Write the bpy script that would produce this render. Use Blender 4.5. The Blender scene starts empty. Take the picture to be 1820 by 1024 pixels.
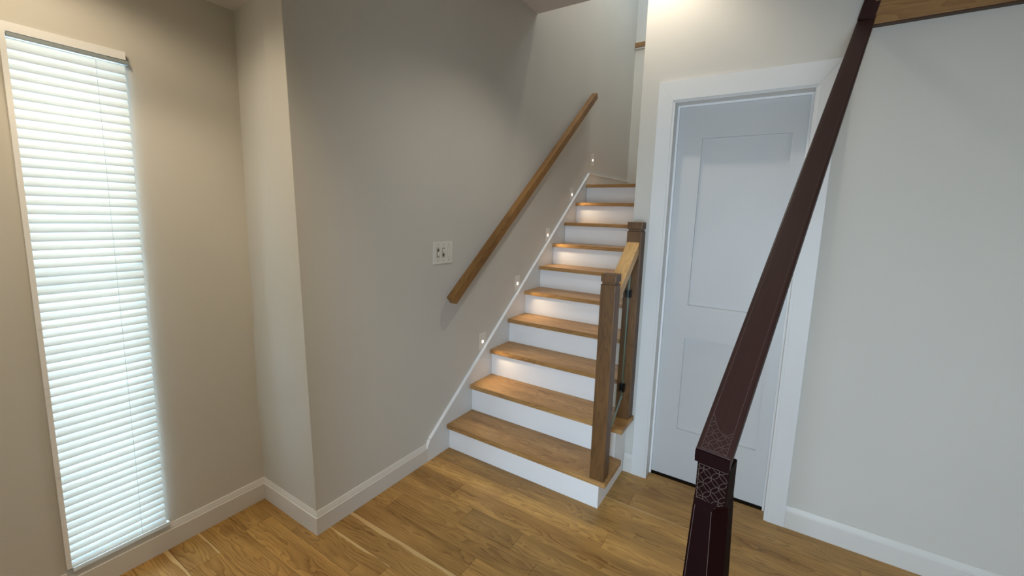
import bpy, bmesh, math, random
from mathutils import Vector, Matrix

# ------------------------------------------------------------------ camera
SC = bpy.context.scene
COL = SC.collection
random.seed(7)

cam_d = bpy.data.cameras.new('camera')
cam = bpy.data.objects.new('camera', cam_d)
COL.objects.link(cam)
YAW, PITCH, ROLL = 0.5628, 0.1376, 0.0303
fwd = Vector((-math.sin(YAW) * math.cos(PITCH), math.cos(YAW) * math.cos(PITCH), -math.sin(PITCH)))
rgt = Vector((math.cos(YAW), math.sin(YAW), 0))
upv = rgt.cross(fwd)
r2 = rgt * math.cos(ROLL) + upv * math.sin(ROLL)
u2 = -rgt * math.sin(ROLL) + upv * math.cos(ROLL)
m = Matrix((r2, u2, -fwd)).transposed().to_4x4()
m.translation = Vector((1.7644, -2.0424, 1.5663))
cam.matrix_world = m
cam_d.sensor_width = 36
cam_d.lens = 748.68 / 1820 * 36
cam_d.shift_y = -25.18 / 1820
cam_d.clip_start = 0.02
SC.camera = cam

# ------------------------------------------------------------------ sky, exposure
SC.view_settings.view_transform = 'Standard'
SC.view_settings.look = 'None'
SC.view_settings.gamma = 1
SC.view_settings.use_curve_mapping = False
SC.view_settings.exposure = 0.0
world = bpy.data.worlds.new('world')
SC.world = world
world.use_nodes = True
bg = world.node_tree.nodes['Background']
bg.inputs[0].default_value = (0.62, 0.80, 1.0, 1)      # even overcast sky
bg.inputs[1].default_value = 12.0


def light(name, kind, loc, energy, color, target=None, **kw):
    d = bpy.data.lights.new(name, kind)
    d.energy = energy
    d.color = color
    for k, v in kw.items():
        if k != 'portal':
            setattr(d, k, v)
    if kw.get('portal'):
        d.cycles.is_portal = True
    o = bpy.data.objects.new(name, d)
    COL.objects.link(o)
    o.location = loc
    if target is not None:
        o.rotation_euler = (Vector(target) - Vector(loc)).to_track_quat('-Z', 'Y').to_euler()
    return o


YBK = -3.4                                   # wall behind the camera
WARM = (1.0, 0.83, 0.60)
SOFT = (1.0, 0.90, 0.76)
# recessed ceiling downlights and two added fill lamps
light('downlight', 'SPOT', (1.08, 0.12, 3.105), 30, SOFT, (1.08, 0.12, 0), spot_size=math.radians(124), spot_blend=0.6, shadow_soft_size=0.02)
light('downlight', 'SPOT', (0.55, -1.75, 3.105), 118, WARM, (-0.45, -1.42, 0.7), spot_size=math.radians(62), spot_blend=0.8, shadow_soft_size=0.14)
light('downlight', 'SPOT', (-0.08, -1.68, 2.455), 14, WARM, (-0.08, -1.68, 0), spot_size=math.radians(165), spot_blend=0.4, shadow_soft_size=0.06)  # added fill for the dim upper wall of the window nook
light('downlight', 'SPOT', (2.9, -1.2, 3.105), 10, WARM, (2.9, -1.2, 0), spot_size=math.radians(150), spot_blend=0.5, shadow_soft_size=0.03)  # added warm fill for the upper right wall
light('downlight', 'SPOT', (0.55, 1.62, 5.38), 80, SOFT, (0.55, 1.62, 0), spot_size=math.radians(120), spot_blend=0.5, shadow_soft_size=0.04)
# daylight portals in the window openings
light('window_portal', 'AREA', (1.85, YBK, 1.475), 1, (1, 1, 1), (1.85, 0, 1.475), shape='RECTANGLE', size=1.1, size_y=2.75, portal=True)
light('window_portal', 'AREA', (0.6, 2.6, 5.45), 1, (1, 1, 1), (0.6, 2.6, 0), shape='RECTANGLE', size=0.7, size_y=1.0, portal=True)

# ------------------------------------------------------------------ materials


def srgb(r, g, b):
    f = lambda c: (c / 255) / 12.92 if c / 255 <= 0.04045 else ((c / 255 + 0.055) / 1.055) ** 2.4
    return (f(r), f(g), f(b), 1)


class NT:
    """small helper around a node tree"""
    def __init__(self, name):
        self.mat = bpy.data.materials.new(name)
        self.mat.use_nodes = True
        self.t = self.mat.node_tree
        self.bsdf = self.t.nodes['Principled BSDF']
        self.out = self.t.nodes['Material Output']

    def n(self, typ, **kw):
        nd = self.t.nodes.new(typ)
        for k, v in kw.items():
            setattr(nd, k, v)
        return nd

    def put(self, sock, v):
        if isinstance(v, bpy.types.NodeSocket):
            self.t.links.new(v, sock)
        else:
            sock.default_value = v

    def math(self, op, a, b=0.0, c=0.0):
        nd = self.n('ShaderNodeMath', operation=op)
        for i, v in enumerate((a, b, c)):
            self.put(nd.inputs[i], v)
        return nd.outputs[0]

    def mix(self, f, a, b, blend='MIX'):
        nd = self.n('ShaderNodeMix', data_type='RGBA', blend_type=blend)
        self.put(nd.inputs[0], f)
        self.put(nd.inputs[6], a)
        self.put(nd.inputs[7], b)
        return nd.outputs[2]

    def noise(self, vec, scale, detail=2.0, rough=0.5):
        nd = self.n('ShaderNodeTexNoise')
        self.put(nd.inputs['Vector'], vec)
        nd.inputs['Scale'].default_value = scale
        nd.inputs['Detail'].default_value = detail
        nd.inputs['Roughness'].default_value = rough
        return nd.outputs['Fac']

    def xyz(self, x, y, z):
        nd = self.n('ShaderNodeCombineXYZ')
        for i, v in enumerate((x, y, z)):
            self.put(nd.inputs[i], v)
        return nd.outputs[0]

    def ramp(self, f, lo, hi):
        nd = self.n('ShaderNodeMapRange')
        self.put(nd.inputs[0], f)
        nd.inputs[1].default_value = lo
        nd.inputs[2].default_value = hi
        return nd.outputs[0]

    def bump(self, h, strength, dist=0.001):
        nd = self.n('ShaderNodeBump')
        nd.inputs['Strength'].default_value = strength
        nd.inputs['Distance'].default_value = dist
        self.put(nd.inputs['Height'], h)
        self.t.links.new(nd.outputs[0], self.bsdf.inputs['Normal'])


def paint(name, col, rough=0.6, stipple=0.03, spec=0.3):
    q = NT(name)
    tc = q.n('ShaderNodeTexCoord').outputs['Object']
    n1 = q.noise(tc, 2.2, 3)
    c = q.mix(q.ramp(n1, 0.3, 0.7), tuple(v * 0.985 for v in col[:3]) + (1,), tuple(min(1, v * 1.015) for v in col[:3]) + (1,))
    q.t.links.new(c, q.bsdf.inputs['Base Color'])
    q.bsdf.inputs['Roughness'].default_value = rough
    q.bsdf.inputs['Specular IOR Level'].default_value = spec
    q.bump(q.noise(tc, 420, 2), stipple)
    return q.mat


def oak(name, light_c, dark_c, axis='X', rough=0.42, ring=1.0, contrast=1.0, tone=False):
    """oak with cathedral grain: axis is the direction of the fibres in object space"""
    q = NT(name)
    tc = q.n('ShaderNodeTexCoord').outputs['Object']
    sp = q.n('ShaderNodeSeparateXYZ')
    q.t.links.new(tc, sp.inputs[0])
    a = {'X': (0, 1, 2), 'Z': (2, 0, 1), 'Y': (1, 0, 2)}[axis]
    x, y, z = (sp.outputs[i] for i in a)
    info = q.n('ShaderNodeObjectInfo')
    rnd = info.outputs['Random']
    xo = q.math('ADD', x, q.math('MULTIPLY', rnd, 37.0))
    yc = q.math('ADD', y, q.math('MULTIPLY', q.math('SUBTRACT', q.math('FRACT', q.math('MULTIPLY', rnd, 17.3)), 0.5), 0.07))
    yz = q.math('ADD', yc, q.math('MULTIPLY', z, 0.6))
    warp = q.noise(q.xyz(q.math('MULTIPLY', xo, 3.0), q.math('MULTIPLY', yz, 14.0), rnd), 1.0, 2)
    warp2 = q.noise(q.xyz(q.math('MULTIPLY', xo, 9.0), q.math('MULTIPLY', yz, 40.0), rnd), 1.0, 2)
    f = q.math('ADD', q.math('MULTIPLY', q.math('MULTIPLY', yz, yz), 900.0 * ring),
               q.math('ADD', q.math('MULTIPLY', xo, 2.6), q.math('ADD', q.math('MULTIPLY', warp, 7.0), q.math('MULTIPLY', warp2, 1.2))))
    saw = q.math('FRACT', f)
    rings = q.math('POWER', saw, 2.2)
    fib = q.noise(q.xyz(q.math('MULTIPLY', xo, 7.0), q.math('MULTIPLY', yz, 330.0), q.math('MULTIPLY', z, 330.0)), 1.0, 3, 0.6)
    big = q.noise(q.xyz(q.math('MULTIPLY', xo, 2.0), q.math('MULTIPLY', yz, 11.0), rnd), 1.0, 3)
    g = q.math('ADD', q.math('MULTIPLY', rings, 0.36 * contrast),
               q.math('ADD', q.math('MULTIPLY', q.ramp(fib, 0.35, 0.75), 0.36 * contrast), q.math('MULTIPLY', q.ramp(big, 0.3, 0.7), 0.42)))
    c = q.mix(g, light_c, dark_c)
    if tone:
        c = q.mix(1.0, c, info.outputs['Color'], 'MULTIPLY')
        at = q.n('ShaderNodeAttribute', attribute_type='OBJECT', attribute_name='sap')
        edge = q.math('SUBTRACT', 0.0635, at.outputs['Fac'])
        wob = q.math('MULTIPLY', q.math('SUBTRACT', q.noise(q.xyz(q.math('MULTIPLY', xo, 4.0), 0.0, rnd), 1.0, 2), 0.5), 0.045)
        has = q.math('GREATER_THAN', at.outputs['Fac'], 0.001)
        sap = q.math('MULTIPLY', has, q.ramp(q.math('SUBTRACT', q.math('ADD', y, wob), edge), -0.002, 0.002))
        c = q.mix(q.math('MULTIPLY', sap, 0.75), c, srgb(205, 172, 118))
        knot = q.n('ShaderNodeTexVoronoi')
        q.put(knot.inputs['Vector'], q.xyz(q.math('MULTIPLY', xo, 1.3), q.math('MULTIPLY', y, 2.6), rnd))
        knot.inputs['Scale'].default_value = 1.6
        kf = q.ramp(knot.outputs['Distance'], 0.024, 0.008)
        c = q.mix(q.math('MULTIPLY', kf, 0.8), c, srgb(62, 38, 18))
    q.t.links.new(c, q.bsdf.inputs['Base Color'])
    rr = q.math('ADD', rough - 0.05, q.math('MULTIPLY', fib, 0.12))
    q.t.links.new(rr, q.bsdf.inputs['Roughness'])
    q.bsdf.inputs['Specular IOR Level'].default_value = 0.4
    q.bump(fib, 0.12, 0.0006)
    return q.mat


def plain(name, col, rough=0.4, metal=0.0, spec=0.5, emit=None, estr=0.0, coat=0.0):
    q = NT(name)
    tc = q.n('ShaderNodeTexCoord').outputs['Object']
    n1 = q.noise(tc, 60, 2)
    c = q.mix(n1, tuple(v * 0.94 for v in col[:3]) + (1,), tuple(min(1, v * 1.04) for v in col[:3]) + (1,))
    q.t.links.new(c, q.bsdf.inputs['Base Color'])
    q.bsdf.inputs['Roughness'].default_value = rough
    q.bsdf.inputs['Metallic'].default_value = metal
    q.bsdf.inputs['Specular IOR Level'].default_value = spec
    q.bsdf.inputs['Coat Weight'].default_value = coat
    q.bsdf.inputs['Coat Roughness'].default_value = 0.15
    if emit:
        q.bsdf.inputs['Emission Color'].default_value = emit
        q.bsdf.inputs['Emission Strength'].default_value = estr
    return q.mat


M_WALL = paint('greige_wall_paint', srgb(204, 200, 190), 0.7)
M_CEIL = paint('ceiling_paint', srgb(215, 207, 200), 0.8)
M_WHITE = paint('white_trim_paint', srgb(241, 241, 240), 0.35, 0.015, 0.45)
M_BASE = paint('soft_white_baseboard_paint', srgb(214, 210, 202), 0.4, 0.015, 0.4)
M_CASE = paint('off_white_casing_paint', srgb(222, 222, 219), 0.4, 0.015, 0.4)
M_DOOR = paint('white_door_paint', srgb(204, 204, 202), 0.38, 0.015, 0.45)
M_FLOOR = oak('oak_floor', srgb(202, 157, 88), srgb(102, 65, 24), 'X', 0.38, 1.0, 1.0, True)
M_TREAD = oak('oak_tread', srgb(200, 156, 98), srgb(112, 72, 32), 'X', 0.4, 0.22, 0.85)
M_OAKZ = oak('oak_post', srgb(120, 86, 50), srgb(66, 43, 20), 'Z', 0.42, 0.5, 0.9)
M_RAIL = oak('oak_rail', srgb(158, 116, 62), srgb(96, 62, 26), 'X', 0.4, 0.5, 0.9)
M_SHORT = oak('lit_oak_rail', srgb(232, 190, 126), srgb(170, 122, 66), 'X', 0.38, 1.2, 0.9)  # oak lightened for the lamp light falling on the short rail
M_BEAM = oak('oak_beam', srgb(168, 128, 80), srgb(104, 72, 38), 'X', 0.45, 0.25, 1.0)
M_SUB = plain('subfloor', srgb(60, 44, 28), 0.8)


def mahogany(name, a, b, rough, spec, coat):
    q = NT(name)
    tc = q.n('ShaderNodeTexCoord').outputs['Object']
    mp = q.n('ShaderNodeMapping')
    q.t.links.new(tc, mp.inputs[0])
    mp.inputs['Scale'].default_value = (6, 120, 120)
    fib = q.noise(mp.outputs[0], 1.0, 3)
    q.t.links.new(q.mix(fib, a, b), q.bsdf.inputs['Base Color'])
    q.bsdf.inputs['Roughness'].default_value = rough
    q.bsdf.inputs['Specular IOR Level'].default_value = spec
    q.bsdf.inputs['Coat Weight'].default_value = coat
    q.bsdf.inputs['Coat Roughness'].default_value = 0.2
    return q.mat


M_MAHO = mahogany('mahogany_with_sheen', srgb(42, 24, 21), srgb(58, 35, 30), 0.48, 0.22, 0.0)  # lighter base: reflected ceiling light is put into the rail's colour
M_POST = mahogany('deep_red_mahogany', srgb(17, 2, 2), srgb(25, 5, 5), 0.6, 0.05, 0.0)
M_INLAY = plain('bronze_inlay', srgb(84, 68, 60), 0.5, 0.0, 0.2)
M_BLACK = plain('black_clamp_metal', srgb(26, 26, 28), 0.3, 0.8)
M_PLATE = plain('ivory_plate_plastic', srgb(222, 218, 206), 0.35)
M_TOGGLE = plain('ivory_toggle_plastic', srgb(206, 200, 188), 0.35)
M_SCREW = plain('screw_slot', srgb(120, 114, 102), 0.5, 0.3)
M_SLOT = plain('switch_slot_shadow', srgb(96, 90, 80), 0.6)
M_STEPPLATE = plain('white_step_light_plate', srgb(226, 222, 212), 0.4)
M_LED = plain('step_light_lens', (1, 0.9, 0.7, 1), 0.3, emit=(1.0, 0.86, 0.62, 1), estr=9.0)
M_EDGE = plain('polished_glass_edge', srgb(150, 168, 158), 0.15)
M_CORD = plain('blind_cord', srgb(200, 206, 208), 0.7)
M_HEAD = plain('blind_headrail', srgb(150, 160, 162), 0.5)


def slat_material():
    q = NT('translucent_blind_slat')
    q.t.nodes.remove(q.bsdf)
    d = q.n('ShaderNodeBsdfDiffuse')
    d.inputs[0].default_value = (0.80, 0.84, 0.85, 1)
    t = q.n('ShaderNodeBsdfTranslucent')
    t.inputs[0].default_value = (0.90, 0.87, 0.80, 1)
    mx = q.n('ShaderNodeMixShader')
    mx.inputs[0].default_value = 0.27
    q.t.links.new(d.outputs[0], mx.inputs[1])
    q.t.links.new(t.outputs[0], mx.inputs[2])
    q.t.links.new(mx.outputs[0], q.out.inputs[0])
    return q.mat


def glass_material(name, tint):
    q = NT(name)
    q.t.nodes.remove(q.bsdf)
    tr = q.n('ShaderNodeBsdfTransparent')
    tr.inputs[0].default_value = tint
    gl = q.n('ShaderNodeBsdfGlossy')
    gl.inputs['Roughness'].default_value = 0.02
    lw = q.n('ShaderNodeLayerWeight')
    fr = q.math('ADD', 0.03, q.math('MULTIPLY', q.math('POWER', lw.outputs['Facing'], 5.0), 0.5))
    mx = q.n('ShaderNodeMixShader')
    q.t.links.new(fr, mx.inputs[0])
    q.t.links.new(tr.outputs[0], mx.inputs[1])
    q.t.links.new(gl.outputs[0], mx.inputs[2])
    q.t.links.new(mx.outputs[0], q.out.inputs[0])
    return q.mat


M_SLAT = slat_material()
M_GLASS = glass_material('clear_glass', (0.93, 0.96, 0.95, 1))
M_PANE = glass_material('window_glass', (0.95, 0.98, 0.98, 1))

# ------------------------------------------------------------------ helpers


def empty(name, loc, label=None, cat=None, group=None, kind=None):
    o = bpy.data.objects.new(name, None)
    COL.objects.link(o)
    o.location = loc
    o.empty_display_size = 0.05
    tag(o, label, cat, group, kind)
    return o


def tag(o, label=None, cat=None, group=None, kind=None):
    if label:
        o['label'] = label
    if cat:
        o['category'] = cat
    if group:
        o['group'] = group
    if kind:
        o['kind'] = kind
    return o


def wloc(o):
    v = Vector(o.location)
    while o.parent:
        o = o.parent
        v += Vector(o.location)
    return v


def obj(name, bm, mat, parent=None, kind=None, smooth=False, label=None):
    """link a bmesh (world coordinates) as ONE mesh object with its origin at the centre"""
    bmesh.ops.recalc_face_normals(bm, faces=bm.faces)
    vs = [v.co for v in bm.verts]
    lo = Vector([min(v[i] for v in vs) for i in range(3)])
    hi = Vector([max(v[i] for v in vs) for i in range(3)])
    c = (lo + hi) / 2
    bmesh.ops.translate(bm, verts=bm.verts, vec=-c)
    me = bpy.data.meshes.new(name)
    bm.to_mesh(me)
    bm.free()
    if smooth:
        for p in me.polygons:
            p.use_smooth = True
    me.materials.append(mat)
    o = bpy.data.objects.new(name, me)
    COL.objects.link(o)
    if parent:
        o.parent = parent
        o.location = c - wloc(parent)
    else:
        o.location = c
    if kind:
        o['kind'] = kind
    if label:
        o['label'] = label
    return o


def add_hexa(bm, p):
    """eight corners: bottom ring 0-3, top ring 4-7"""
    v = [bm.verts.new(q) for q in p]
    for f in ((3, 2, 1, 0), (4, 5, 6, 7), (0, 1, 5, 4), (1, 2, 6, 5), (2, 3, 7, 6), (3, 0, 4, 7)):
        bm.faces.new([v[i] for i in f])
    return v


def add_box(bm, x0, x1, y0, y1, z0, z1):
    return add_hexa(bm, [(x0, y0, z0), (x1, y0, z0), (x1, y1, z0), (x0, y1, z0), (x0, y0, z1), (x1, y0, z1), (x1, y1, z1), (x0, y1, z1)])


def box(x0, x1, y0, y1, z0, z1, bev=0.0, seg=2):
    bm = bmesh.new()
    add_box(bm, x0, x1, y0, y1, z0, z1)
    if bev:
        bmesh.ops.bevel(bm, geom=bm.edges[:], offset=bev, segments=seg, affect='EDGES', profile=0.6)
    return bm


def boxes(*bs):
    bm = bmesh.new()
    for b in bs:
        add_box(bm, *b)
    return bm


def add_prism(bm, pts, axis, a, b):
    """polygon pts (in the other two axes, in order) extruded along axis from a to b"""
    def mk(p, t):
        return {'X': (t, p[0], p[1]), 'Y': (p[0], t, p[1]), 'Z': (p[0], p[1], t)}[axis]
    va = [bm.verts.new(mk(p, a)) for p in pts]
    vb = [bm.verts.new(mk(p, b)) for p in pts]
    bm.faces.new(va)
    bm.faces.new(vb[::-1])
    n = len(pts)
    for i in range(n):
        bm.faces.new([va[i], vb[i], vb[(i + 1) % n], va[(i + 1) % n]])


def prism(pts, axis, a, b, bev=0.0):
    bm = bmesh.new()
    add_prism(bm, pts, axis, a, b)
    if bev:
        bmesh.ops.bevel(bm, geom=bm.edges[:], offset=bev, segments=2, affect='EDGES', profile=0.6)
    return bm


def moulding(p0, p1, nrm, prof, m0=0.0, m1=0.0):
    """profile (offset from the wall, height) swept from p0 to p1 along the floor, mitred ends"""
    bm = bmesh.new()
    p0, p1, nrm = Vector(p0), Vector(p1), Vector(nrm)
    t = (p1 - p0).normalized()
    ring = []
    for p, mm in ((p0, m0), (p1, m1)):
        ring.append([bm.verts.new(p + nrm * d + t * (mm * d) + Vector((0, 0, h))) for d, h in prof])
    k = len(prof)
    for i in range(k):
        bm.faces.new([ring[0][i], ring[0][(i + 1) % k], ring[1][(i + 1) % k], ring[1][i]])
    bm.faces.new(ring[0])
    bm.faces.new(ring[1][::-1])
    return bm


def add_tube(bm, a, b, r, n=10):
    a, b = Vector(a), Vector(b)
    d = (b - a).normalized()
    u = d.orthogonal().normalized()
    w = d.cross(u)
    ra, rb = [], []
    for i in range(n):
        an = 2 * math.pi * i / n
        off = (u * math.cos(an) + w * math.sin(an)) * r
        ra.append(bm.verts.new(a + off))
        rb.append(bm.verts.new(b + off))
    for i in range(n):
        j = (i + 1) % n
        bm.faces.new([ra[i], ra[j], rb[j], rb[i]])
    bm.faces.new(ra[::-1])
    bm.faces.new(rb)


# ------------------------------------------------------------------ room shell
XW, YR, YD = -0.477, -0.951, 0.44            # window wall, return wall, door wall
ZC, ZN, ZT = 3.123, 2.47, 5.4                # ceilings: room, window nook, stairwell
XS = 1.027                                   # right side of the stairwell
YE, YB = 1.008, 3.5                          # ceiling edge over the stairs, stairwell back wall
WY0, WY1, WZ0, WZ1 = -1.712, -1.392, 0.142, 2.15
TILT = 0.076

S = 'structure'
obj('wall_left', prism([(YR + 0.001, -0.012), (YR - TILT + 0.001, ZN), (YBK, ZN), (YBK, ZT), (YB + 0.15, ZT), (YB + 0.15, -0.012)], 'X', -0.15, 0.0), M_WALL, kind=S)
bm = bmesh.new()
add_hexa(bm, [(XW - 0.13, YR, -0.012), (-0.0006, YR, -0.012), (-0.0006, YR + 0.12, -0.012), (XW - 0.13, YR + 0.12, -0.012),
              (XW - 0.13, YR - 0.012, ZN), (-0.0006, YR - TILT, ZN), (-0.0006, YR + 0.1, ZN), (XW - 0.13, YR + 0.1, ZN)])
obj('wall_return', bm, M_WALL, kind=S)
obj('wall_window', boxes((XW - 0.13, XW, YBK, WY0, -0.012, ZN), (XW - 0.13, XW, WY1, YR + 0.1, -0.012, ZN),
                         (XW - 0.13, XW, WY0, WY1, WZ1, ZN), (XW - 0.13, XW, WY0, WY1, -0.012, WZ0)), M_WALL, kind=S)
obj('ceiling_nook', box(XW - 0.13, -0.0004, YBK, YR + 0.1, ZN - 0.004, ZN + 0.1), M_CEIL, kind=S)
obj('wall_daylight_blocker', boxes((XW - 0.13, 0.0, -2.12, -2.0, -0.012, ZN), (0.0, 0.97, -2.12, -2.0, -0.012, ZC), (0.97, 4.4, -2.12, -2.0, 1.95, ZC)), M_WALL, kind=S)  # added partition and lintel, out of view, holding daylight off the walls
DX0, DX1, DZ = 1.204, 1.848, 2.207
obj('wall_door', boxes((XS, DX0, YD, YD + 0.13, -0.012, ZC), (DX1, 4.4, YD, YD + 0.13, -0.012, ZC), (DX0, DX1, YD, YD + 0.13, DZ, ZC)), M_WALL, kind=S)
obj('wall_stairwell', box(XS, XS + 0.12, YD + 0.131, YB, -0.012, ZT), M_WALL, kind=S)
obj('wall_stairwell_back', box(-0.001, XS + 0.12, YB, YB + 0.15, -0.012, ZT), M_WALL, kind=S)
obj('wall_stairwell_front', box(0.001, XS + 0.12, YE - 0.12, YE, ZC + 0.14, ZT), M_WALL, kind=S)
obj('wall_right', box(4.4, 4.5, YBK, YD + 0.13, -0.012, ZC), M_WALL, kind=S)
obj('wall_behind', boxes((XW - 0.13, 1.3, YBK - 0.1, YBK, -0.012, ZC), (2.4, 4.5, YBK - 0.1, YBK, -0.012, ZC),
                         (1.3, 2.4, YBK - 0.1, YBK, -0.012, 0.1), (1.3, 2.4, YBK - 0.1, YBK, 2.85, ZC)), M_WALL, kind=S)
obj('ceiling', boxes((0.001, XS, YBK, YE, ZC, ZC + 0.14), (XS, 4.5, YBK, YD + 0.13, ZC, ZC + 0.14)), M_CEIL, kind=S)
obj('ceiling_stairwell', boxes((0.001, 0.25, YE - 0.12, YB, ZT, ZT + 0.1), (0.95, XS + 0.12, YE - 0.12, YB, ZT, ZT + 0.1),
                               (0.25, 0.95, YE - 0.12, 2.1, ZT, ZT + 0.1), (0.25, 0.95, 3.1, YB, ZT, ZT + 0.1)), M_CEIL, kind=S)

# floor: a sub-floor with every oak plank as a piece of its own
floor = obj('floor', box(XW - 0.13, 4.5, YBK - 0.1, YD + 0.13, -0.05, -0.0125), M_SUB, kind=S)
PW = 0.127
ROW0 = 4
cuts = {  # row index k: row spans y = -PW*k-PW .. -PW*k (k = 0 touches the first riser)
    -4: [0.9, 1.9, 3.1], -3: [1.55, 2.85], -2: [1.2, 2.25, 3.5], -1: [1.62, 3.0], 0: [0.62, 1.95, 3.2], 1: [1.183, 2.5], 2: [0.345, 1.72, 3.0], 3: [0.517, 0.83, 2.1, 3.3],
    4: [0.125, 0.976, 2.0], 5: [0.73, 1.9], 6: [1.35, 2.6], 7: [-0.12, 0.44, 1.6], 8: [-0.3, 0.62, 1.9], 9: [0.12, 1.1], 10: [-0.25, 0.8],
    11: [0.3, 1.6], 12: [-0.1, 1.0], 13: [0.5, 1.7]}
tones = {(1, 0): 1.32, (3, 1): 0.70, (3, 2): 0.86, (3, 0): 1.06, (2, 0): 0.93, (2, 1): 1.12, (4, 1): 0.88, (4, 2): 0.86, (4, 0): 1.08, (5, 0): 0.86, (5, 1): 1.08,
         (6, 0): 0.84, (7, 0): 0.96, (7, 1): 0.78, (7, 2): 1.02, (0, 0): 0.92, (0, 1): 1.08, (1, 1): 1.24, (-1, 0): 1.25, (-1, 1): 1.02, (-2, 0): 1.05, (-2, 1): 0.95, (0, 2): 0.95, (-3, 0): 1.0, (-3, 1): 0.92}  # plank tones; right of the stairs raised, light put into the colour
saps = {(6, 0): 0.020, (7, 1): 0.010, (5, 1): 0.0, (-1, 0): 0.012, (-2, 1): 0.0}
for k in range(-5, 23):
    y1 = -PW * k - 0.0006
    y0 = y1 - PW + 0.0012
    if y1 > YD + 0.1:
        continue
    cs = cuts.get(k) or [random.uniform(-0.2, 0.6), random.uniform(0.9, 1.9), random.uniform(2.2, 3.2)]
    xs = [XW if y1 < YR + 0.14 else 0.0] + [c for c in cs if c > (XW if y1 < YR + 0.14 else 0.0)] + [4.4]
    for i in range(len(xs) - 1):
        o = obj('plank', box(xs[i] + 0.0004, xs[i + 1] - 0.0004, y0, y1, -0.012, 0.0, 0.0007, 1), M_FLOOR, floor)
        tn = tones.get((k, i), random.uniform(0.84, 1.06))
        hue = random.uniform(-0.02, 0.02)
        o.color = (tn * (1 + hue), tn, tn * (1 - 1.5 * hue), 1)
        o['sap'] = float(saps.get((k, i), 0.0 if k < 9 else random.choice([0, 0, 0, 0.012])))

# baseboards
BP = [(0, 0), (0.0150, 0), (0.0150, 0.0885), (0.0118, 0.0915), (0.0118, 0.0945), (0.0045, 0.1165), (0.003, 0.118), (0, 0.118)]
obj('baseboard_left', moulding((0, YR, 0), (0, -0.209, 0), (1, 0, 0), BP, -1, 0), M_BASE, kind=S)
obj('baseboard_return', moulding((XW, YR, 0), (0, YR, 0), (0, -1, 0), BP, 1, 1), M_BASE, kind=S)
obj('baseboard_window', moulding((XW, YBK, 0), (XW, YR, 0), (1, 0, 0), BP, 0, -1), M_BASE, kind=S)
obj('baseboard_door', moulding((1.926, YD, 0), (4.4, YD, 0), (0, -1, 0), BP), M_BASE, kind=S)
obj('baseboard_stair_side', moulding((1.072, YD, 0), (1.124, YD, 0), (0, -1, 0), BP), M_BASE, kind=S)

# stair skirt board against the left wall, with its small cap moulding
TY = [-0.030, 0.214, 0.448, 0.685, 0.923, 1.164, 1.399, 1.631, 1.871, 2.108]
TZ = [0.178, 0.373, 0.571, 0.760, 0.951, 1.138, 1.324, 1.516, 1.712, 1.906]
sk_top = [(-0.209, 0.09), (-0.182, 0.140), (2.19, 2.020), (YB, 2.040)]
trim = obj('trim_1', prism([(-0.209, 0)] + sk_top + [(YB, 1.7), (2.2, 1.7), (0.2, 0)], 'X', 0.0, 0.0155), M_CASE, kind=S)
bm = bmesh.new()
capw = 0.008
top = sk_top
for (a, b) in zip(top[:-1], top[1:]):
    a, b = Vector((a[0], a[1])), Vector((b[0], b[1]))
    t = (b - a).normalized()
    nn = Vector((-t.y, t.x))
    q = [a, b, b + nn * capw, a + nn * capw]
    add_prism(bm, [(v.x, v.y) for v in q], 'X', 0.0, 0.021)
obj('cap_moulding', bm, M_WHITE, trim)

# ------------------------------------------------------------------ door in the far wall
door = empty('door_1', (1.526, YD, 0), kind=S)
CW, CT = 0.079, 0.018
zt = DZ + 0.103


def casing(pts):
    return prism(pts, 'Y', YD - CT, YD - 0.0003, 0.0012)


obj('casing', casing([(DX0 - CW, 0), (DX0, 0), (DX0, DZ), (DX0 - CW, zt)]), M_CASE, door)
obj('casing', casing([(DX1, 0), (DX1 + CW, 0), (DX1 + CW, zt), (DX1, DZ)]), M_CASE, door)
obj('casing', casing([(DX0 - CW, zt), (DX0, DZ), (DX1, DZ), (DX1 + CW, zt)]), M_CASE, door)
JT = 0.012
obj('jamb', boxes((DX0, DX0 + JT, YD - CT + 0.004, YD + 0.13, 0, DZ), (DX1 - JT, DX1, YD - CT + 0.004, YD + 0.13, 0, DZ), (DX0 + JT, DX1 - JT, YD - CT + 0.004, YD + 0.13, DZ - JT, DZ)), M_CASE, door)
YL = 0.520
bm = bmesh.new()
lx0, lx1, lz0, lz1 = DX0 + JT + 0.003, DX1 - JT - 0.003, 0.014, DZ - JT - 0.003
px0, px1 = 1.352, 1.765
zz = [lz0, 0.325, 0.890, 1.084, 2.015, lz1]
for b in ((lx0, px0, lz0, lz1), (px1, lx1, lz0, lz1), (px0, px1, zz[0], zz[1]), (px0, px1, zz[2], zz[3]), (px0, px1, zz[4], zz[5])):
    add_box(bm, b[0], b[1], YL, YL + 0.036, b[2], b[3])
bmesh.ops.remove_doubles(bm, verts=bm.verts, dist=1e-5)
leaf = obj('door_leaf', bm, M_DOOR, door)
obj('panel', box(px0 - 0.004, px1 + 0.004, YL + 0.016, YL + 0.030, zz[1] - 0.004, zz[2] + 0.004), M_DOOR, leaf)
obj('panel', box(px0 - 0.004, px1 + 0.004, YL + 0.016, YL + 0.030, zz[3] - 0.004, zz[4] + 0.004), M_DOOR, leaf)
obj('door_stop', boxes((DX0 + JT, DX0 + JT + 0.010, YL - 0.014, YL - 0.002, 0, DZ - JT), (DX1 - JT - 0.010, DX1 - JT, YL - 0.014, YL - 0.002, 0, DZ - JT), (DX0 + JT + 0.010, DX1 - JT - 0.010, YL - 0.014, YL - 0.002, DZ - JT - 0.010, DZ - JT)), M_WHITE, door)
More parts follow.
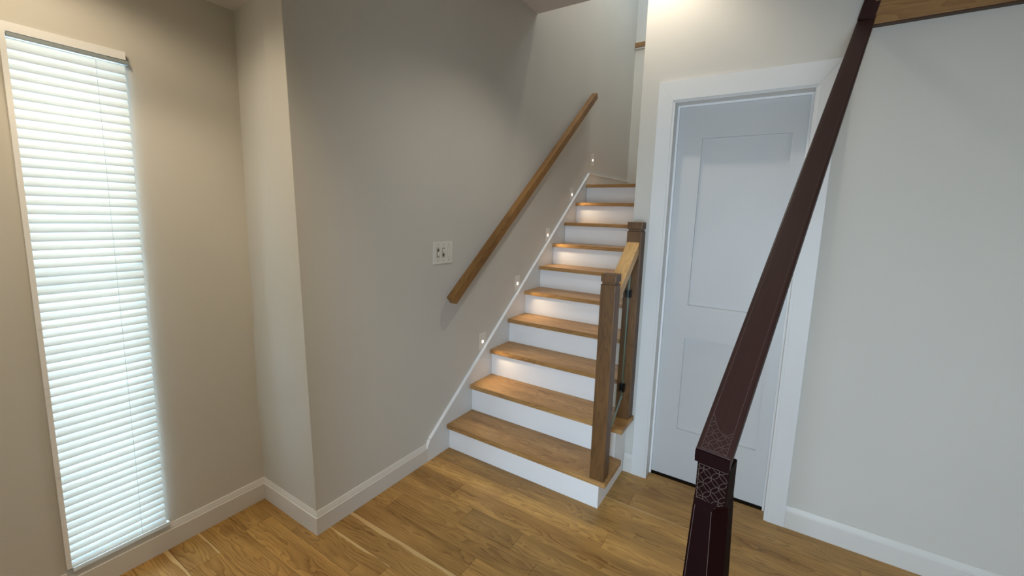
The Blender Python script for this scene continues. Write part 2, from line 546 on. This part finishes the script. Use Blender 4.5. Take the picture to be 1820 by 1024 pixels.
obj('wall_closet', boxes((1.15, 2.25, 0.90, 0.95, -0.05, 2.45), (2.2, 2.25, 0.571, 0.90, -0.05, 2.45), (1.15, 2.2, 0.571, 0.90, 2.4, 2.45), (1.15, 2.2, 0.571, 0.90, -0.05, -0.013)), M_WALL, kind=S)

# ------------------------------------------------------------------ sidelight window and its blind
win = empty('window_1', (XW, (WY0 + WY1) / 2, WZ0), kind=S)
fx0, fx1 = XW - 0.10, XW + 0.022
obj('window_frame', boxes((fx0, fx1, WY0, WY0 + 0.014, WZ0, WZ1), (fx0, XW - 0.050, WY1 - 0.006, WY1, WZ0, WZ1),
                          (fx0, fx1, WY0 + 0.014, WY1, WZ1 - 0.03, WZ1), (fx0, XW - 0.003, WY0 + 0.014, WY1 - 0.006, WZ0 - 0.0, WZ0 + 0.008)), M_WHITE, win)
obj('pane', box(XW - 0.094, XW - 0.088, WY0 + 0.014, WY1 - 0.006, WZ0 + 0.008, WZ1 - 0.03), M_PANE, win)

blind = empty('window_blind', (XW - 0.03, (WY0 + WY1) / 2, WZ0 + 0.01), 'white translucent horizontal blind glowing in the tall narrow window', 'blind')
by0, by1 = WY0 + 0.016, WY1 + 0.010
obj('headrail', box(XW + 0.001, XW + 0.020, by0, by1, WZ1 - 0.045, WZ1 - 0.031, 0.002), M_HEAD, blind)
NS = 61
z_lo, z_hi = WZ0 - 0.002, WZ1 - 0.052
pit = (z_hi - z_lo) / NS
rs = random.Random(3)


def slat_mesh():
    bm = bmesh.new()
    n = 7
    rings = []
    for yy in (by0, by1):
        o_, i_ = [], []
        for i in range(n):
            t = i / (n - 1)
            zq = (1 - t) * (pit * 1.12)
            xq = -0.013 + 0.017 * math.sin(t * math.pi * 0.58) ** 0.9
            o_.append((xq, yy, zq))
            i_.append((xq - 0.0012, yy, zq))
        rings.append(o_ + i_[::-1])
    va = [bm.verts.new(p) for p in rings[0]]
    vb = [bm.verts.new(p) for p in rings[1]]
    k = len(va)
    for i in range(k):
        bm.faces.new([va[i], va[(i + 1) % k], vb[(i + 1) % k], vb[i]])
    bm.faces.new(va[::-1])
    bm.faces.new(vb)
    bmesh.ops.recalc_face_normals(bm, faces=bm.faces)
    return bm


proto = None
for i in range(NS):
    zq = z_lo + i * pit
    if proto is None:
        proto = obj('slat', slat_mesh(), M_SLAT, blind)
        base = Vector((-0.004, 0, pit * 0.56))
        o = proto
    else:
        o = proto.copy()
        COL.objects.link(o)
        o.parent = blind
    o.location = base + Vector((0.046 + rs.uniform(-0.0008, 0.0008), 0, zq - WZ0 - 0.01))
    o.rotation_euler = (rs.uniform(-0.0022, 0.0022), rs.uniform(-0.10, 0.10) + (0.16 if i > NS * 0.55 else 0.0), 0)
obj('bottom_rail', box(XW + 0.002, XW + 0.022, by0, by1, WZ0 - 0.0225, WZ0 - 0.003, 0.004), M_SLAT, blind)
for yy in (by0 + 0.215,):
    bm = bmesh.new()
    add_tube(bm, (XW + 0.0255, yy, WZ0 + 0.0), (XW + 0.0245, yy, WZ1 - 0.04), 0.0006, 6)
    obj('lift_cord', bm, M_CORD, blind)

# ------------------------------------------------------------------ staircase
W = 1.07
OH, TT = 0.030, 0.030
st = empty('staircase', (W / 2, 0, 0), 'straight flight of oak treads on white risers climbing beside the wall', 'staircase')
SX = 0.0165
for i in range(10):
    yr = TY[i] + OH
    z0 = TZ[i - 1] if i else 0.0
    xe = W if i < 2 else XS - 0.001
    yb = (TY[i + 1] + OH) if i < 9 else YB - 0.001
    if i < 2:
        pts = [(SX, TY[i]), (W + 0.044, TY[i]), (W + 0.044, yb - 0.005 if i == 0 else 0.392), (W - 0.01, yb - 0.005 if i == 0 else 0.392), (W - 0.01, yb + 0.012) if i == 0 else (W - 0.01, YD - 0.002), (SX, yb + 0.012)]
        if i == 1:
            pts = [(SX, TY[i]), (W + 0.044, TY[i]), (W + 0.044, YD - 0.001), (XS - 0.001, YD - 0.001), (XS - 0.001, yb + 0.012), (SX, yb + 0.012)]
        bmt = prism(pts, 'Z', TZ[i] - TT, TZ[i])
        eds = [e for e in bmt.edges if (e.verts[0].co.y < TY[i] + 1e-4 and e.verts[1].co.y < TY[i] + 1e-4) or (e.verts[0].co.x > W + 0.04 and e.verts[1].co.x > W + 0.04)]
        bmesh.ops.bevel(bmt, geom=eds, offset=0.003, segments=2, affect='EDGES')
    else:
        bmt = box(SX, xe, TY[i], yb + (0.012 if i < 9 else 0), TZ[i] - TT, TZ[i])
        eds = [e for e in bmt.edges if all(v.co.y < TY[i] + 1e-4 for v in e.verts)]
        bmesh.ops.bevel(bmt, geom=eds, offset=0.003, segments=2, affect='EDGES')
    obj('tread', bmt, M_TREAD, st)
    obj('riser', box(SX, xe, yr, yr + 0.018, z0 + 0.0003, TZ[i] - TT - 0.0003), M_WHITE, st)
obj('side_panel', prism([(0.0185, 0.0), (YD - 0.001, 0.0), (YD - 0.001, TZ[1] - TT - 0.0005), (TY[1] + OH + 0.0185, TZ[1] - TT - 0.0005), (TY[1] + OH + 0.0185, TZ[0] - 0.0305), (0.0185, TZ[0] - TT - 0.0005)], 'X', W - 0.018, W), M_WHITE, st)

# upper floor edge seen through the stairwell
nos = empty('landing_nosing', (0.5, YB, 3.69), 'short oak nosing high on the stairwell back wall', 'nosing')
obj('oak_board', box(0.001, XS - 0.001, YB - 0.032, YB - 0.001, 3.690, 3.742, 0.003), M_BEAM, nos)
obj('fascia_bead', box(0.001, XS - 0.001, YB - 0.014, YB - 0.001, 3.672, 3.690, 0.002), M_WHITE, nos)

# ------------------------------------------------------------------ oak and glass balustrade
bal = empty('glass_balustrade', (1.06, 0.2, TZ[0]), 'short oak balustrade with two square newels and a clear glass panel', 'balustrade')


def newel(x0, x1, y0, y1, z0, z1):
    p = obj('newel_post', box(x0, x1, y0, y1, z0 + 0.0004, z1 - 0.053, 0.003), M_OAKZ, bal)
    obj('newel_neck', box(x0 + 0.006, x1 - 0.006, y0 + 0.006, y1 - (0.006 if y1 < 0.2 else 0), z1 - 0.0525, z1 - 0.0405), M_OAKZ, p)
    obj('newel_cap', box(x0 - 0.001, x1 + 0.001, y0 - 0.001, y1 + (0.001 if y1 < 0.2 else 0), z1 - 0.040, z1, 0.004), M_OAKZ, p)
    return p


newel(1.024, 1.102, -0.028, 0.050, TZ[0], 1.290)
newel(1.020, 1.104, 0.362, YD - 0.0006, TZ[1], 1.550)

# short sloping rail between the newels (mesh along local X, then turned)


def sloped(name, a, b, w, h, mat, parent=None, bev=0.003, plumb=True, label=None):
    """rectangular rail; a and b are the centres of the two ends; w across, h square to the slope"""
    a, b = Vector(a), Vector(b)
    d = (b - a)
    L = d.length
    d.normalize()
    wd = Vector((d.y, -d.x, 0)).normalized()
    up = wd.cross(d)
    bm = bmesh.new()
    sh = (h / 2) * d.z / math.sqrt(max(1e-9, 1 - d.z ** 2)) if plumb else 0
    add_hexa(bm, [(-L / 2 - sh, -w / 2, -h / 2), (L / 2 - sh, -w / 2, -h / 2), (L / 2 - sh, w / 2, -h / 2), (-L / 2 - sh, w / 2, -h / 2),
                  (-L / 2 + sh, -w / 2, h / 2), (L / 2 + sh, -w / 2, h / 2), (L / 2 + sh, w / 2, h / 2), (-L / 2 + sh, w / 2, h / 2)])
    if bev:
        bmesh.ops.bevel(bm, geom=bm.edges[:], offset=bev, segments=2, affect='EDGES', profile=0.6)
    bmesh.ops.recalc_face_normals(bm, faces=bm.faces)
    me = bpy.data.meshes.new(name)
    bm.to_mesh(me)
    bm.free()
    me.materials.append(mat)
    o = bpy.data.objects.new(name, me)
    COL.objects.link(o)
    mw = Matrix((d, -wd, up)).transposed().to_4x4()
    mw.translation = (a + b) / 2
    if parent:
        o.parent = parent
        mw.translation = (a + b) / 2 - wloc(parent)
    o.matrix_local = mw
    if label:
        o['label'] = label
    return o


SL = 0.79
ca = math.cos(math.atan(SL))
rail_h = 0.070 * ca
zt1 = 1.436
sloped('handrail', (1.060, 0.0505, zt1 - SL * (0.362 - 0.0505) - 0.035), (1.060, 0.3615, zt1 - 0.035), 0.070, rail_h, M_SHORT, bal, 0.002)
gp = [(0.356, 0.515), (0.356, 1.285), (0.060, 1.050), (0.060, 0.285)]
gl = obj('glass_panel', prism(gp, 'X', 1.051, 1.061), M_GLASS, bal)
gc = Vector((sum(p[0] for p in gp) / 4, sum(p[1] for p in gp) / 4))
bm = bmesh.new()
for i in range(4):
    a, b = Vector(gp[i]), Vector(gp[(i + 1) % 4])
    t_ = (b - a).normalized()
    n_ = Vector((-t_.y, t_.x))
    if n_.dot(gc - a) > 0:
        n_ = -n_
    q4 = [a, b, b + n_ * 0.0008, a + n_ * 0.0008]
    add_prism(bm, [(v.x, v.y) for v in q4], 'X', 1.051, 1.061)
obj('polished_edge', bm, M_EDGE, gl)
for (yy, zz_, s) in ((0.3615, 1.140, -1), (0.3615, 0.570, -1), (0.0505, 0.935, 1), (0.0505, 0.430, 1)):
    y_a, y_b = sorted((yy, yy + s * 0.030))
    bm = bmesh.new()
    add_box(bm, 1.040, 1.0505, y_a, y_b, zz_ - 0.022, zz_ + 0.022)
    add_box(bm, 1.0615, 1.072, y_a, y_b, zz_ - 0.022, zz_ + 0.022)
    y_c, y_d = sorted((yy, yy + s * 0.005))
    add_box(bm, 1.0505, 1.0615, y_c, y_d, zz_ - 0.022, zz_ + 0.022)
    obj('glass_clamp', bm, M_BLACK, bal)

# ------------------------------------------------------------------ oak handrail on the left wall
hr = empty('wall_handrail', (0.0, 0.0, 1.0), 'long rectangular oak handrail sloping up along the left wall', 'handrail')
HS = 0.812
hc = math.cos(math.atan(HS))


def hz(y):
    return 1.062 + HS * y


sloped('rail', (0.066, -0.050, hz(-0.050) + 0.004), (0.066, 2.105, hz(2.105) + 0.004), 0.054, 0.072 * hc, M_RAIL, hr, 0.003, plumb=False)
for y in (0.28, 1.05, 1.82):
    z = hz(y) - 0.012
    bm = bmesh.new()
    add_tube(bm, (0.0005, y, z - 0.022), (0.004, y, z - 0.022), 0.012, 16)
    add_tube(bm, (0.004, y, z - 0.022), (0.0385, y, z), 0.006)
    obj('bracket', bm, M_BLACK, hr)

# ------------------------------------------------------------------ recessed step lights
led = [(0.374, 0.647), (0.836, 1.021), (1.331, 1.401), (1.805, 1.786), (2.288, 2.173)]
lab = ['lowest lit white step light in the left wall above the third tread',
       'second lit step light from the floor along the wall',
       'middle of the five lit step lights on the stair wall',
       'fourth lit step light from the floor near the handrail top',
       'topmost lit step light on the wall above the landing']
lab[0] = 'lowest of the five lit white step lights on the stair wall'
for i, (y, z) in enumerate(led):
    t = empty('step_light', (0, y, z), lab[i], 'step light', 'step lights along the stair wall')
    pl = obj('plate', box(0.0003, 0.004, y - 0.036, y + 0.036, z - 0.058, z + 0.066, 0.0015), M_STEPPLATE, t)
    bm = bmesh.new()
    add_tube(bm, (0.0004, y, z), (0.0046, y, z), 0.0105, 20)
    obj('lens', bm, M_LED, t)
    light('step_lamp', 'SPOT', (0.034, y, z), 3.8, (1.0, 0.77, 0.50), (0.034 + 0.30, y - 0.02, z - 0.33), spot_size=math.radians(104), spot_blend=1.0, shadow_soft_size=0.012)

# ------------------------------------------------------------------ switch plate
sw = empty('light_switch', (0, -0.064, 1.326), 'white three-gang switch plate on the left wall below the handrail', 'light switch')
sw['label'] = 'white three-gang switch plate on the left wall beside the handrail'
sy0, sy1, sz0, sz1 = -0.154, 0.027, 1.256, 1.395
obj('plate', box(0.0003, 0.007, sy0, sy1, sz0, sz1, 0.003), M_PLATE, sw)
yc = [-0.112, -0.064, -0.014]
for k, y in enumerate(yc):
    f = obj('switch_frame', boxes((0.0072, 0.0078, y - 0.017, y + 0.017, 1.292, 1.362)), M_TOGGLE, sw)
    if k < 2:
        obj('slot', box(0.0079, 0.0085, y - 0.008, y + 0.008, 1.300, 1.352), M_SLOT, f)
        bm = bmesh.new()
        zc = 1.318 if k == 0 else 1.335
        add_hexa(bm, [(0.0086, y - 0.006, zc - 0.014), (0.014, y - 0.006, zc - 0.010), (0.014, y + 0.006, zc - 0.010), (0.0086, y + 0.006, zc - 0.014),
                      (0.0086, y - 0.006, zc + 0.014), (0.016, y - 0.006, zc + 0.004), (0.016, y + 0.006, zc + 0.004), (0.0086, y + 0.006, zc + 0.014)])
        obj('toggle', bm, M_PLATE, f)
    else:
        bm = bmesh.new()
        add_hexa(bm, [(0.0079, y - 0.013, 1.296), (0.0095, y - 0.013, 1.296), (0.0095, y + 0.013, 1.296), (0.0079, y + 0.013, 1.296),
                      (0.0079, y - 0.013, 1.358), (0.0125, y - 0.013, 1.358), (0.0125, y + 0.013, 1.358), (0.0079, y + 0.013, 1.358)])
        obj('rocker', bm, M_PLATE, f)
    for z in (1.276, 1.375):
        bm = bmesh.new()
        add_tube(bm, (0.0071, y, z), (0.0078, y, z), 0.0032, 10)
        obj('screw', bm, M_SCREW, sw)

# ------------------------------------------------------------------ oak beam on the far wall
beam = empty('oak_beam', (3.2, YD, 2.42), 'oak beam fixed high along the right wall above the dark handrail', 'beam')
obj('fascia', box(2.006, 4.399, YD - 0.034, YD - 0.0005, 2.424, 2.70, 0.002), M_BEAM, beam)
obj('shadow_strip', box(2.006, 4.399, YD - 0.030, YD - 0.0005, 2.4195, 2.4235), plain('shadow_line_brown', srgb(70, 46, 26), 0.5), beam)  # dark strip painted in as the shadow line below the beam

# ------------------------------------------------------------------ dark handrail with inlay in the foreground
HD, RS = math.radians(9.7356), math.radians(37.8688)
dd = Vector((math.sin(HD) * math.cos(RS), math.cos(HD) * math.cos(RS), math.sin(RS)))
hh = Vector((math.sin(HD), math.cos(HD), 0))
wd = Vector((math.cos(HD), -math.sin(HD), 0))
P0 = Vector((1.700, -1.239, 1.149))            # middle of the front top edge
RW, RT = 0.0612, 0.0235
nrm = wd.cross(dd)
mah = empty('mahogany_handrail', (1.70, -1.21, 0), 'dark mahogany handrail and newel with lattice inlay in the right foreground', 'handrail')


def local_obj(name, bm, mat, mw, parent, smooth=False, label=None):
    bmesh.ops.recalc_face_normals(bm, faces=bm.faces)
    me = bpy.data.meshes.new(name)
    bm.to_mesh(me)
    bm.free()
    if smooth:
        for p in me.polygons:
            p.use_smooth = True
    me.materials.append(mat)
    o = bpy.data.objects.new(name, me)
    COL.objects.link(o)
    o.parent = parent
    o.matrix_local = parent.matrix_world.inverted() @ mw if False else Matrix.Translation(-wloc(parent)) @ mw
    if label:
        o['label'] = label
    return o


# rail: local x along slope, y across, z out of the top face; the front end is cut plumb
LR = (0.425 - P0.y) / dd.y
mr = Matrix((dd, -wd, nrm)).transposed().to_4x4()
mr.translation = P0
ct = RT * math.cos(RS)
bm = bmesh.new()
tn = math.tan(RS)
x_front_low = -RT * math.sin(RS)                           # plumb cut: lower edge sits further along the slope
add_hexa(bm, [(x_front_low, -RW / 2, -ct), (LR, -RW / 2, -ct), (LR, RW / 2, -ct), (x_front_low, RW / 2, -ct),
              (0, -RW / 2, 0), (LR, -RW / 2, 0), (LR, RW / 2, 0), (0, RW / 2, 0)])
eds = [e for e in bm.edges if e.calc_length() > 0.04]
bmesh.ops.bevel(bm, geom=eds, offset=0.0045, segments=3, affect='EDGES', profile=0.5)
rail = local_obj('rail', bm, M_MAHO, mr, mah, label='dark lacquered sloping rail')

bm = bmesh.new()
e_ = 0.0022
add_hexa(bm, [(x_front_low - e_, -RW / 2 + 0.001, -ct + 0.0005), (x_front_low + 0.002, -RW / 2 + 0.001, -ct + 0.0005), (x_front_low + 0.002, RW / 2 - 0.001, -ct + 0.0005), (x_front_low - e_, RW / 2 - 0.001, -ct + 0.0005),
              (-e_, -RW / 2 + 0.001, -0.0015), (0.002, -RW / 2 + 0.001, -0.0015), (0.002, RW / 2 - 0.001, -0.0015), (-e_, RW / 2 - 0.001, -0.0015)])
local_obj('rail_end_cap', bm, M_POST, mr, mah, label='rail end with shade put into its colour')  # added thin plate; its darker tone shades the rail's front end

# upper easing of the rail, turning up against the wall
E0 = P0 + dd * LR
bm = bmesh.new()
ed = Vector((0.20, 0.05, 0.978)).normalized()
me_ = Matrix((ed, Vector((-0.975, 0.0, 0.22)).normalized(), ed.cross(Vector((-0.975, 0.0, 0.22))).normalized())).transposed().to_4x4()
ey = Vector((-1, 0, 0)) - ed * Vector((-1, 0, 0)).dot(ed)
ey.normalize()
ez = ed.cross(ey)
me_ = Matrix((ed, ey, ez)).transposed().to_4x4()
me_.translation = E0 - Vector((0, 0.018, 0.004))
add_hexa(bm, [(-0.01, -RW / 2, -0.016), (0.42, -RW / 2, -0.016), (0.42, RW / 2, -0.016), (-0.01, RW / 2, -0.016),
              (-0.01, -RW / 2, 0.004), (0.42, -RW / 2, 0.004), (0.42, RW / 2, 0.004), (-0.01, RW / 2, 0.004)])
bmesh.ops.bevel(bm, geom=bm.edges[:], offset=0.003, segments=2, affect='EDGES')
local_obj('rail_easing', bm, M_MAHO, me_, mah)


# ribbons of inlay on a face: local 2-D polylines -> thin raised strips
def ribbon(bm, pts, width, h, z0=0.0):
    for (a, b) in zip(pts[:-1], pts[1:]):
        a, b = Vector(a), Vector(b)
        t = b - a
        if t.length < 1e-6:
            continue
        t.normalize()
        n = Vector((-t.y, t.x)) * width / 2
        e = t * width * 0.2
        q = [a - e + n, a - e - n, b + e - n, b + e + n]
        v = [bm.verts.new((p.x, p.y, z0)) for p in q] + [bm.verts.new((p.x, p.y, z0 + h)) for p in q]
        bm.faces.new(v[4:8])
        for i in range(4):
            j = (i + 1) % 4
            bm.faces.new([v[i], v[j], v[j + 4], v[i + 4]])


def shippo(inside, lo, hi, cell, ang=math.radians(45), off=(0, 0)):
    """interlaced circles: polylines clipped to inside(x, y)"""
    lines = []
    R = cell / math.sqrt(2)
    ca_, sa_ = math.cos(ang), math.sin(ang)
    rng = int(max(hi[0] - lo[0], hi[1] - lo[1]) / cell) + 3
    cx, cy = (lo[0] + hi[0]) / 2 + off[0], (lo[1] + hi[1]) / 2 + off[1]
    for i in range(-rng, rng + 1):
        for j in range(-rng, rng + 1):
            ox = cx + (i * ca_ - j * sa_) * cell
            oy = cy + (i * sa_ + j * ca_) * cell
            cur = []
            for s_ in range(33):
                an = 2 * math.pi * s_ / 32
                p = (ox + R * math.cos(an), oy + R * math.sin(an))
                if inside(*p):
                    cur.append(p)
                else:
                    if len(cur) > 1:
                        lines.append(cur)
                    cur = []
            if len(cur) > 1:
                lines.append(cur)
    return lines


# inlay on the top face of the rail (x along, y across)
bm = bmesh.new()
yi = RW / 2 - 0.009


def arc_x(y):
    return 0.046 + 0.016 * (y / yi) + 0.022 * (y / yi) ** 2


for ln in shippo(lambda x, y: 0.004 < x < arc_x(y) and abs(y) < yi, (0, -yi), (0.08, yi), 0.0165, math.radians(45)):
    ribbon(bm, ln, 0.0007, 0.00025)
ribbon(bm, [(0.0045, yi), (LR - 0.02, yi)], 0.0009, 0.0003)
ribbon(bm, [(0.0045, -yi), (LR - 0.02, -yi)], 0.0007, 0.0003)
ribbon(bm, [(0.0045, -yi), (0.0045, yi)], 0.0008, 0.0003)
ribbon(bm, [(arc_x(-yi + 2 * yi * k / 16), -yi + 2 * yi * k / 16) for k in range(17)], 0.0008, 0.0003)
bmi = bm
me = bpy.data.meshes.new('inlay')
bmesh.ops.recalc_face_normals(bm, faces=bm.faces)
bm.to_mesh(me)
bm.free()
me.materials.append(M_INLAY)
o = bpy.data.objects.new('inlay', me)
COL.objects.link(o)
o.parent = rail
o['label'] = 'thin bronze lattice and border lines'
o['kind'] = 'stuff'

# newel: square block at the top, stopped chamfers and a slight flare below; local x = across, y = towards viewer's back, z up
NW = 0.0545
zb = P0.z - RT - 0.0005
z_blk = zb - 0.078
mn = Matrix((wd, hh, Vector((0, 0, 1)))).transposed().to_4x4()
mn.translation = Vector((P0.x, P0.y, 0)) + hh * (0.003 + NW / 2) + wd * 0.0015
bm = bmesh.new()


def sec(z, w, ch):
    h = w / 2
    c, k = max(ch, 0.0006), 0.0022
    return [bm.verts.new(p + (z,)) for p in ((-h + k, -h), (h - c, -h), (h, -h + c), (h, h - k), (h - k, h), (-h + c, h), (-h, h - c), (-h, -h + k))]


CH = 0.0215
FL = [(0.0, 0.078), (0.55, 0.0735), (z_blk - 0.20, 0.0685), (z_blk - 0.02, 0.0575), (z_blk - 0.010, 0.0565)]
secs = [sec(z, w, CH) for z, w in FL] + [sec(z_blk - 0.002, 0.0560, CH * 0.86), sec(z_blk + 0.004, 0.0555, CH * 0.55), sec(z_blk + 0.009, NW, 0.0008), sec(zb, NW, 0.0008)]
for a, b in zip(secs[:-1], secs[1:]):
    for i in range(8):
        j = (i + 1) % 8
        bm.faces.new([a[i], a[j], b[j], b[i]])
bm.faces.new(secs[0][::-1])
bm.faces.new(secs[-1])
post = local_obj('newel_post', bm, M_POST, mn, mah, label='dark chamfered newel post')

# inlay on the front face of the newel block
bm = bmesh.new()
xi = NW / 2 - 0.004


xcut = NW / 2 - CH + 0.002


def low(x):
    if x <= xcut:
        u = (x + xi) / (xcut + xi)
        return z_blk + 0.004 + 0.004 * math.sin(math.pi * 0.6 * u) - 0.017 * u ** 3
    return z_blk - 0.0095 + 0.022 * math.sqrt(min(1.0, (x - xcut) / (xi + 0.003 - xcut)))


for ln in shippo(lambda x, y: abs(x) < xi + 0.003 and low(x) < y < zb - 0.006, (-xi, z_blk), (xi, zb), 0.0192, math.radians(48)):
    ribbon(bm, ln, 0.0007, 0.00025)
ribbon(bm, [(-xi, low(-xi)), (-xi, zb - 0.005)], 0.0008, 0.0003)
ribbon(bm, [(-xi, zb - 0.005), (xi + 0.003, zb - 0.005)], 0.0008, 0.0003)
ribbon(bm, [(-xi + 2 * xi * k / 20, low(-xi + 2 * xi * k / 20)) for k in range(21)], 0.0009, 0.0003)
bmesh.ops.recalc_face_normals(bm, faces=bm.faces)
me = bpy.data.meshes.new('inlay')
bm.to_mesh(me)
bm.free()
me.materials.append(M_INLAY)
o = bpy.data.objects.new('inlay', me)
COL.objects.link(o)
o.parent = post
o.matrix_local = Matrix.Translation((0, -NW / 2 - 0.0002, 0)) @ Matrix.Rotation(math.pi / 2, 4, 'X')
o['label'] = 'thin bronze interlaced circle inlay'
o['kind'] = 'stuff'
# straight border lines down the front of the chamfered shaft
bm = bmesh.new()


def front_pt(z, side):
    w = FL[-1][1]
    for (z0, w0), (z1, w1) in zip(FL[:-1], FL[1:]):
        if z0 <= z <= z1:
            w = w0 + (w1 - w0) * (z - z0) / (z1 - z0)
            break
    h = w / 2
    return (h - CH - 0.0015 if side > 0 else -h + 0.0045, -h - 0.0002)


for side in (-1, 1):
    zs = [0.02, 0.55, z_blk - 0.20, z_blk - 0.02, z_blk - 0.011]
    for za_, zb_ in zip(zs[:-1], zs[1:]):
        (xa, ya), (xb, yb_) = front_pt(za_, side), front_pt(zb_, side)
        add_hexa(bm, [(xa - 0.0004, ya, za_), (xa + 0.0004, ya, za_), (xa + 0.0004, ya + 0.0006, za_), (xa - 0.0004, ya + 0.0006, za_),
                      (xb - 0.0004, yb_, zb_), (xb + 0.0004, yb_, zb_), (xb + 0.0004, yb_ + 0.0006, zb_), (xb - 0.0004, yb_ + 0.0006, zb_)])
bmesh.ops.recalc_face_normals(bm, faces=bm.faces)
me = bpy.data.meshes.new('border_line')
bm.to_mesh(me)
bm.free()
me.materials.append(M_INLAY)
o = bpy.data.objects.new('border_line', me)
COL.objects.link(o)
o.parent = post

# ------------------------------------------------------------------ labels of the setting
LAB = {'wall_left': 'greige painted wall carrying the handrail and step lights', 'wall_return': 'narrow return wall between the window nook and the stair wall',
       'wall_window': 'greige wall around the tall narrow window', 'wall_door': 'pale wall around the white panelled door', 'wall_stairwell': 'wall closing the right side of the stairwell',
       'wall_stairwell_back': 'back wall of the stairwell above the landing', 'wall_stairwell_front': 'upper stairwell wall above the ceiling edge', 'wall_right': 'plain wall closing the right end of the room',
       'wall_behind': 'wall with a window opening behind the camera', 'wall_daylight_blocker': 'unseen partition and lintel added to block daylight', 'wall_closet': 'closet walls behind the white door',
       'ceiling': 'pale ceiling ending at the stairwell opening', 'ceiling_nook': 'low ceiling over the window nook', 'ceiling_stairwell': 'high ceiling of the stairwell',
       'floor': 'oak plank floor', 'baseboard_left': 'white baseboard under the switch wall', 'baseboard_return': 'short white baseboard on the return wall', 'baseboard_window': 'white baseboard under the blind',
       'baseboard_door': 'white baseboard right of the door', 'baseboard_stair_side': 'scrap of white baseboard between stairs and door casing', 'trim_1': 'white sloping skirt board beside the treads',
       'door_1': 'white two-panel door with flat casing', 'window_1': 'tall narrow sidelight window behind the blind'}
LAB['floor'] = 'floor of medium brown oak planks'
for o in list(SC.objects):
    if o.parent is None and o.get('kind') == 'structure' and o.name in LAB:
        o['label'] = LAB[o.name]
        o['category'] = o.name.split('_')[0]
